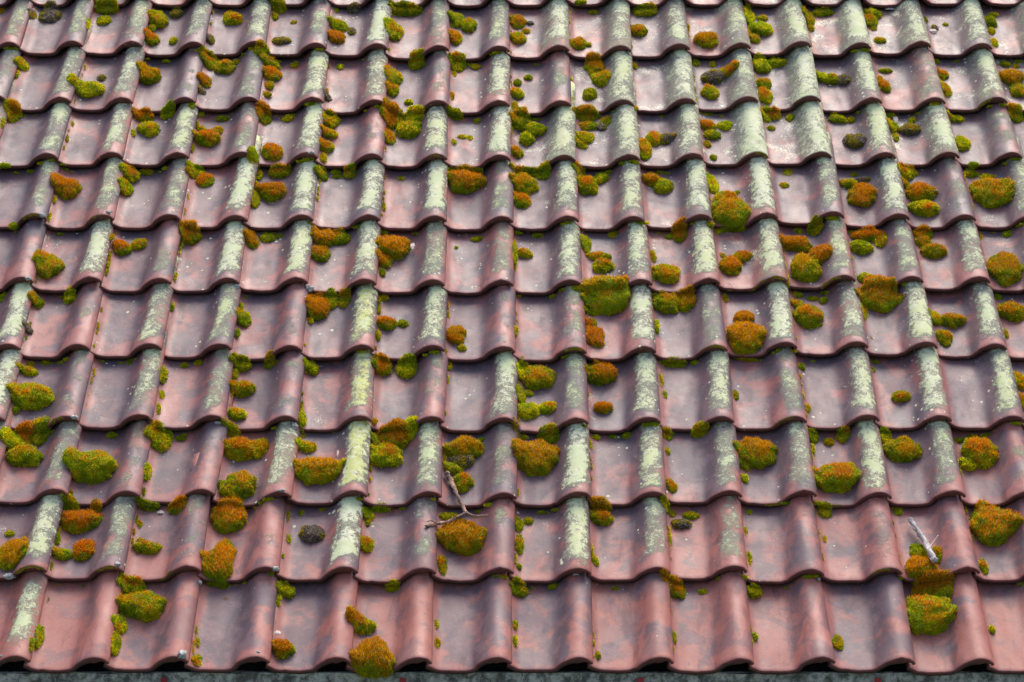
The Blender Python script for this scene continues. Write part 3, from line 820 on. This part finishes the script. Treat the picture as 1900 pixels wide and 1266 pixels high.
live = sorted([m for m in moss_items if m[4] != 'd'], key=lambda m: -m[2] * m[3])
seam_bits += live[NMOSS:]
moss_items = [m for m in moss_items if m[4] == 'd'] + live[:NMOSS]

def fit_moss(px, py, pw, ph):
    u, v, h, key = pix_surf(px, py + ph * 0.16)
    uL, _ = pix_plane(px - pw / 2, py, h); uR, _ = pix_plane(px + pw / 2, py, h)
    _, vb = pix_plane(px, py + ph / 2, h); _, vt = pix_plane(px, py - ph / 2, h)
    a = (uR - uL) / 2 * 0.97
    vis = (vt - vb)
    H = min(a, vis * 0.5) * 0.62
    b = max(vis * 0.5 - H * 0.26, H * 0.55)
    return u, v, h, key, a, b, H

SIZEW = lambda pw: "tiny" if pw < 18 else "small" if pw < 32 else "medium" if pw < 52 else "large"
used = {}
rowname = ["", "lowest", "second", "third", "fourth", "fifth", "sixth", "seventh", "eighth", "ninth", "tenth", "top"]
entries = []
for i, (px, py, pw, ph, o) in enumerate(moss_items):
    u, v, h, key, a, b, H = fit_moss(px, py, pw, ph)
    dead = 0
    if o == 'd': dead, o = 1, 3
    entries.append((i, px, py, pw, ph, o, dead, u, v, h, key, a, b, H))

def moss_label(e):
    i, px, py, pw, ph, o, dead, u, v, h, key, a, b, H = e
    colr = "brown dead" if dead else ("green" if o <= 2 else "olive" if o <= 3 else "green and orange" if o <= 5 else "orange-topped" if o <= 7 else "rusty orange")
    uc, vc = tiles[key]
    x = (u - (uc - W)) / W; y = (v - vc) / 0.31
    if y > 0.80: spot = "under the upper lip"
    elif x > 0.62: spot = "on the roll"
    elif x < 0.2: spot = "beside the left joint"
    else: spot = "in the pan"
    t = place.get(key, 1)
    return [SIZEW(pw), colr, "moss", spot, "of %s tile, row %s" % (ORD[t], ["", "one", "two", "three", "four", "five", "six", "seven", "eight", "nine", "ten", "eleven"][key[0]] + " up")]

labs = [moss_label(e) for e in entries]
def mk(l, extra=""):
    return " ".join([x for x in [extra, l[0], l[1], l[2], l[3], l[4]] if x])
from collections import defaultdict
grp = defaultdict(list)
for k, l in enumerate(labs): grp[mk(l)].append(k)
final = {}
for s, ks in grp.items():
    if len(ks) == 1: final[ks[0]] = s; continue
    ys = [entries[k][2] for k in ks]; xs = [entries[k][1] for k in ks]
    if max(ys) - min(ys) >= max(xs) - min(xs):
        ks2 = sorted(ks, key=lambda k: entries[k][2]); words = ["upper", "lower"] if len(ks) == 2 else ["upper", "middle", "lower"] if len(ks) == 3 else ["highest", "upper", "lower", "lowest"] if len(ks) == 4 else ["highest", "upper", "middle", "lower", "lowest"]
    else:
        ks2 = sorted(ks, key=lambda k: entries[k][1]); words = ["left", "right"] if len(ks) == 2 else ["left", "middle", "right"] if len(ks) == 3 else ["leftmost", "left", "right", "rightmost"] if len(ks) == 4 else ["leftmost", "left", "middle", "right", "rightmost"]
    for k, w_ in zip(ks2, words): final[k] = mk(labs[k], w_)

for k, e in enumerate(entries):
    i, px, py, pw, ph, o, dead, u, v, h, key, a, b, H = e
    hf = drape(u, v, h)
    body, bl, stalk = moss_geo(i * 13 + 7, a, b, H, o, dead, hf)
    me = build_arrays("moss_cushion", [(body[0], [body[1]], body[2]), (bl[0], [bl[1], bl[2]], bl[3])], M_MOSS)
    ob = bpy.data.objects.new("dead_moss_clump" if dead else "moss_cushion", me)
    ob.matrix_world = Matrix.Translation(roof_pt(u, v, h - 0.0015)) @ BASIS.to_4x4()
    lab = final.get(k) or mk(labs[k])
    tag(link(ob), lab, "dead moss" if dead else "moss", "withered moss lumps on the tiles" if dead else "moss cushions growing on the tiles")
    if stalk is not None:
        sm = build_arrays("spore_stalks", [(stalk[0], [stalk[1], stalk[2]], stalk[3])], M_MOSS)
        so = bpy.data.objects.new("spore_stalks", sm); link(so, ob)
print("moss things", len(entries), "seam bits", len(seam_bits))

# fine moss in the joints: nobody could count it
rnd = random.Random(11)
parts = []
def seam_tuft(u, v, a, b, H, o, seed, lift=0.0):
    h, _ = surf(u, v)
    body, bl, st = moss_geo(seed, a, b, H, o, 0, lambda x, y: 0.0, 1.2)
    M3 = np.array(BASIS)
    org = np.array(roof_pt(u, v, h - 0.001 + lift))
    parts.append((body[0] @ M3.T + org, [body[1]], body[2]))
    parts.append((bl[0] @ M3.T + org, [bl[1], bl[2]], bl[3]))
sid = 9000
for (px, py, pw, ph, o) in seam_bits:
    u, v, h, key, a, b, H = fit_moss(px, py, pw, ph)
    sid += 1; seam_tuft(u, v, a * 0.85, b * 0.85, H * 0.7, o, sid)
for (r, c) in sorted(place):
    if r > 10: continue
    u, v = tiles[(r, c)]
    # along the joint to the right of the roll
    for _ in range(rnd.choice([0, 0, 2, 3, 5, 8])):
        vv = v + rnd.uniform(0.02, 0.28); sid += 1
        s = rnd.uniform(0.002, 0.0055)
        seam_tuft(u + rnd.uniform(0.000, 0.003), vv, s * 0.9, s * rnd.uniform(1.5, 4.5), s * 0.55, rnd.choice([1, 3, 5, 6]), sid)
    # in the shadow under the lip
    if r >= 2 and rnd.random() < 0.6:
        for _ in range(rnd.choice([1, 2, 3, 5])):
            uu = u - W * rnd.uniform(0.05, 1.0); vv = v - rnd.uniform(0.000, 0.007); sid += 1
            s = rnd.uniform(0.003, 0.0065)
            seam_tuft(uu, vv, s * rnd.uniform(1.5, 3.5), s * 0.8, s * 0.7, rnd.choice([0, 0, 1, 2]), sid)
sm = build_arrays("seam_moss", parts, M_MOSS)
tag(link(bpy.data.objects.new("seam_moss", sm)), "fine green moss filling the joints and shadows between the roof tiles", "moss", kind="stuff")

# ------------------------------------------------------------------ yellow lichen crust on a few lips
LIPS = [(230,445,180,50,0,946,"two"),(800,440,130,40,0,946,"two"),(1240,490,120,50,0,946,"two"),(430,600,100,35,0,630,"four"),(1480,395,10,10,0,0,""),(250,335,100,25,0,315,"seven"),(710,345,90,25,0,315,"seven"),
        (1310,1140,70,25,475,0,"eight"),(460,100,150,20,950,630,"five"),(1470,85,140,20,950,630,"five"),(1700,885,290,26,950,315,"six"),(130,620,110,25,1420,630,"four"),
        (60,1225,110,25,1420,630,"three"),(520,1215,60,20,1420,630,"three"),(1820,1140,80,20,950,0,"eight"),(1590,790,120,30,1420,0,"nine"),(840,480,110,30,1420,946,"two"),(470,800,120,30,1420,315,"six"),(60,820,180,25,1420,315,"six")]
rr = random.Random(3)
LX = {(1590, 790): ', left'}
for (x, y, w, h, ox, oy, rn) in LIPS:
    if not rn: continue
    px, py = ox + x / Z, oy + y / Z
    vs, fs = [], []
    K = max(6, int(w / 9))
    for k in range(K):
        qx = px + (k / (K - 1) - 0.5) * w / Z
        # find the lip below: the nearest tile's lower end
        u, v = pix_plane(qx, py, 0.01)
        key = min(((kk, t) for kk, t in tiles.items() if t[0] >= u and t[0] - u <= W * 1.05), key=lambda q: abs(q[1][1] - v))[0]
        uc, vc = tiles[key]
        z = prof_z((u - (uc - W)) / W, 0.0) * W
        for _ in range(4):
            s = rr.uniform(0.0015, 0.0038)
            c = Vector(roof_pt(u + rr.gauss(0, 0.002), vc - 0.0004, z - rr.uniform(0.001, 0.009)))
            b0 = len(vs)
            for i in range(7):
                a_ = 2 * math.pi * i / 7; q = s * rr.uniform(0.6, 1.2)
                vs.append(c + UAX * q * math.cos(a_) * 1.3 + NAX * q * math.sin(a_) + VAX * 0.001)
            vs.append(c - VAX * 0.0016)
            for i in range(7): fs.append((b0 + i, b0 + (i + 1) % 7, b0 + 7))
    me = mesh_from("lichen_crust", [v - roof_pt(*pix_plane(px, py), 0) for v in vs], fs, M_YEL)
    ob = bpy.data.objects.new("lichen_crust", me); ob.location = roof_pt(*pix_plane(px, py), 0)
    i_ = place.get(key, 1)
    tag(link(ob), "yellow lichen crust on lower lip of %s tile from left, row %s up%s" % (ORD[i_], rn, LX.get((x, y), "")), "lichen", "yellow lichen crusts on tile lips")

# ------------------------------------------------------------------ white mortar crumbs
def lump(name, u, v, n, a, b, H, seed, mat, amp=0.45, fr=1.6):
    vs, fs = [], []
    nr, na = 8, 14
    for i in range(nr + 1):
        t = math.pi * i / nr
        for j in range(na):
            p = 2 * math.pi * j / na
            d = Vector((math.sin(t) * math.cos(p), math.sin(t) * math.sin(p), math.cos(t)))
            k = 1 + amp * noise.noise(d * fr + Vector((seed, 0, 0))) + 0.5 * amp * noise.noise(d * fr * 3 + Vector((seed, 3, 0)))
            q = Vector((d.x * a * k, d.y * b * k, d.z * H * k))
            vs.append(UAX * q.x + VAX * q.y + NAX * q.z)
    for i in range(nr):
        for j in range(na):
            fs.append((i * na + j, (i + 1) * na + j, (i + 1) * na + (j + 1) % na, i * na + (j + 1) % na))
    ob = bpy.data.objects.new(name, mesh_from(name, vs, fs, mat)); ob.location = roof_pt(u, v, n)
    return link(ob)
CRUMBS = [(0,315,320,385,60,50),(0,315,805,365,60,24),(475,315,385,875,90,70),(0,315,1735,860,60,50),(0,315,215,842,60,40),(0,630,550,612,70,36),(0,630,1600,615,60,30),
          (475,630,280,640,60,66),(0,946,75,490,110,56),(0,946,872,458,60,34),(475,946,150,492,60,46),(0,946,1350,1150,80,70),(0,946,950,515,110,30),(475,946,25,1138,34,22),
          (475,0,410,1165,70,30),(475,630,195,1165,60,26),(950,946,468,478,50,18),(0,946,1465,535,40,46),(1420,946,395,512,30,26),(0,946,22,1133,40,24)]
for k, (ox, oy, x, y, w, h) in enumerate(CRUMBS):
    px, py = ox + x / Z, oy + y / Z
    u, v, hh, key = pix_surf(px, py)
    s = w / Z * W / (130 + 0.0319 * (py - 633))
    s2 = h / Z * W / (130 + 0.0319 * (py - 633))
    ob = lump("mortar_crumb", u, v, hh + 0.001, s * 0.40, s2 * 0.45, min(s, s2) * 0.30, k * 3.1, M_MORTAR, 0.8, 2.6)
    i_ = place.get(key, 1)
    tag(ob, "white crumb of mortar by %s tile from left in row %s up%s" % (ORD[i_], ["", "one", "two", "three", "four", "five", "six", "seven", "eight", "nine", "ten"][min(key[0], 10)],
        {12: ", under its pan", 13: ", at its corner"}.get(k, "")), "mortar crumb", "white mortar crumbs in the joints")

# ------------------------------------------------------------------ dry scraps
SCRAPS = [(475,630,610,850,34,88,"pale upright leaf scrap beside the big orange moss, left of a yellow roll"),
          (1420,0,955,885,36,70,"pale pointed leaf scrap beside the grey moss lump, upper right"),
          (1420,0,1230,235,66,26,"pale leaf scrap lying in a pan near the top right"),
          (1420,0,915,75,80,26,"long pale leaf scrap under the top row of tiles"),
          (475,315,1150,585,34,66,"white flake right of the orange moss in a pan, upper middle"),
          (0,946,1180,30,60,30,"tiny white scrap between two moss cushions, lower left"),
          (475,946,160,930,56,34,"pale scrap stuck on top of the small moss in the lowest row"),
          (1420,315,1240,175,48,28,"pale scrap at the edge of an orange moss cushion, upper right"),
          (1420,630,1480,765,16,16,""),]
for k, (ox, oy, x, y, w, h, lab) in enumerate(SCRAPS):
    if not lab: continue
    px, py = ox + x / Z, oy + y / Z
    u, v, hh, key = pix_surf(px, py)
    pm = W / (130 + 0.0319 * (py - 633)) / Z
    a, b = w * pm / 2, h * pm / 2 * 1.2
    vs, fs = [], []
    for i in range(9):
        t = i / 8 * 2 - 1
        ww = math.sqrt(max(0, 1 - t * t)) * (0.9 + 0.25 * math.sin(i * 2.3 + k))
        for j in (-1, 0, 1):
            if h > w: q = (j * ww * a, t * b)
            else: q = (t * a, j * ww * b)
            zz = 0.002 * math.cos(t * 2.2) + (0.0022 if j else 0)
            vs.append(UAX * q[0] + VAX * q[1] + NAX * zz)
    for i in range(8):
        for j in (0, 1):
            p = i * 3 + j; fs.append((p, p + 1, p + 4, p + 3))
    ob = bpy.data.objects.new("leaf_scrap", mesh_from("leaf_scrap", vs, fs, M_LEAF)); ob.location = roof_pt(u, v, hh + (0.012 if k in (4, 6, 7) else 0.003))
    sm_ = ob.modifiers.new("solid", 'SOLIDIFY'); sm_.thickness = 0.0008
    tag(link(ob), lab, "leaf scrap")

# ------------------------------------------------------------------ twigs
def tube(pts, radii, seed, sides=9):
    vs, fs = [], []
    for i, p in enumerate(pts):
        a = pts[max(i - 1, 0)]; b = pts[min(i + 1, len(pts) - 1)]
        d = (b - a).normalized(); s = d.cross(NAX).normalized(); w_ = s.cross(d).normalized()
        for j in range(sides):
            t = 2 * math.pi * j / sides
            rr_ = radii[i] * (1 + 0.7 * noise.noise(Vector((i * 0.8, j * 0.7, seed))))
            vs.append(p + s * rr_ * math.cos(t) + w_ * rr_ * math.sin(t))
    for i in range(len(pts) - 1):
        for j in range(sides):
            fs.append((i * sides + j, i * sides + (j + 1) % sides, (i + 1) * sides + (j + 1) % sides, (i + 1) * sides + j))
    fs.append(tuple(range(sides))[::-1]); fs.append(tuple((len(pts) - 1) * sides + j for j in range(sides)))
    return vs, fs
def twig_pts(pix, sub=5):
    raw = []
    for (px, py, lift) in pix:
        u, v = pix_surf(px, py)[:2]
        for _ in range(4):
            h, _k = surf(u, v); u, v = pix_plane(px, py, h + lift)
        raw.append(roof_pt(u, v, h + lift))
    out = []
    for i in range(len(raw) - 1):
        p0, p1, p2, p3 = raw[max(i - 1, 0)], raw[i], raw[i + 1], raw[min(i + 2, len(raw) - 1)]
        for k in range(sub):
            f = k / sub
            out.append(0.5 * ((2 * p1) + (p2 - p0) * f + (2 * p0 - 5 * p1 + 4 * p2 - p3) * f * f + (3 * p1 - p0 - 3 * p2 + p3) * f ** 3))
    out.append(raw[-1])
    return [p + Vector((noise.noise(p * 60), noise.noise(p * 60 + Vector((9, 0, 0))), 0)) * 0.0015 for p in out]
def branch(name, pix, r0, r1, seed, mat, parent=None, org=None):
    pts = twig_pts(pix)
    n = len(pts)
    rad = [r0 + (r1 - r0) * i / (n - 1) for i in range(n)]
    org0 = org or pts[0]
    vs, fs = tube(pts, rad, seed)
    ob = bpy.data.objects.new(name, mesh_from(name, [v - org0 for v in vs], fs, mat))
    if parent is None: ob.location = org0
    link(ob, parent)
    return ob, org0
t1, o1 = branch("twig", [(828,877,0.012),(838,895,0.009),(846,915,0.016),(856,935,0.030),(866,952,0.038),(880,958,0.042),(903,957,0.044)], 0.0074, 0.0034, 2.0, M_BARK)
tag(t1, "crooked brown twig with pale lichen running down between two orange moss cushions", "twig")
branch("side_shoot", [(866,952,0.038),(850,960,0.036),(832,968,0.028),(812,972,0.008),(790,976,0.006)], 0.0054, 0.0038, 5.0, M_BARK, t1, o1)
branch("side_shoot", [(812,972,0.010),(800,966,0.010),(792,968,0.008)], 0.0022, 0.0012, 6.0, M_BARK, t1, o1)
t2, o2 = branch("twig", [(1688,963,0.022),(1697,976,0.020),(1708,993,0.018),(1718,1008,0.020),(1725,1024,0.028),(1735,1042,0.030)], 0.0065, 0.0088, 9.0, M_DEADWOOD)
tag(t2, "bleached broken twig sticking up out of stacked moss cushions, lower right", "twig")
branch("side_shoot", [(1724,1020,0.024),(1732,1005,0.026),(1741,993,0.03)], 0.0024, 0.0010, 4.0, M_LEAF, t2, o2)
branch("side_shoot", [(1700,985,0.020),(1693,978,0.024),(1686,972,0.026)], 0.0016, 0.0007, 7.0, M_LEAF, t2, o2)
branch("side_shoot", [(1712,1010,0.022),(1727,1011,0.022)], 0.0022, 0.0016, 8.0, M_DEADWOOD, t2, o2)
_d = defaultdict(list)
for o in bpy.data.objects:
    if o.get("group") and ("lichen crusts" in o["group"] or "mortar" in o["group"]): _d[o["label"]].append(o)
for k_, l_ in _d.items():
    if len(l_) > 1:
        l_.sort(key=lambda o: project(o.matrix_world.translation if o.matrix_world.translation.length else o.location)[0])
        for o, w_ in zip(l_, ["left", "right"] if len(l_) == 2 else ["left", "middle", "right"]): o["label"] = w_ + " " + o["label"]
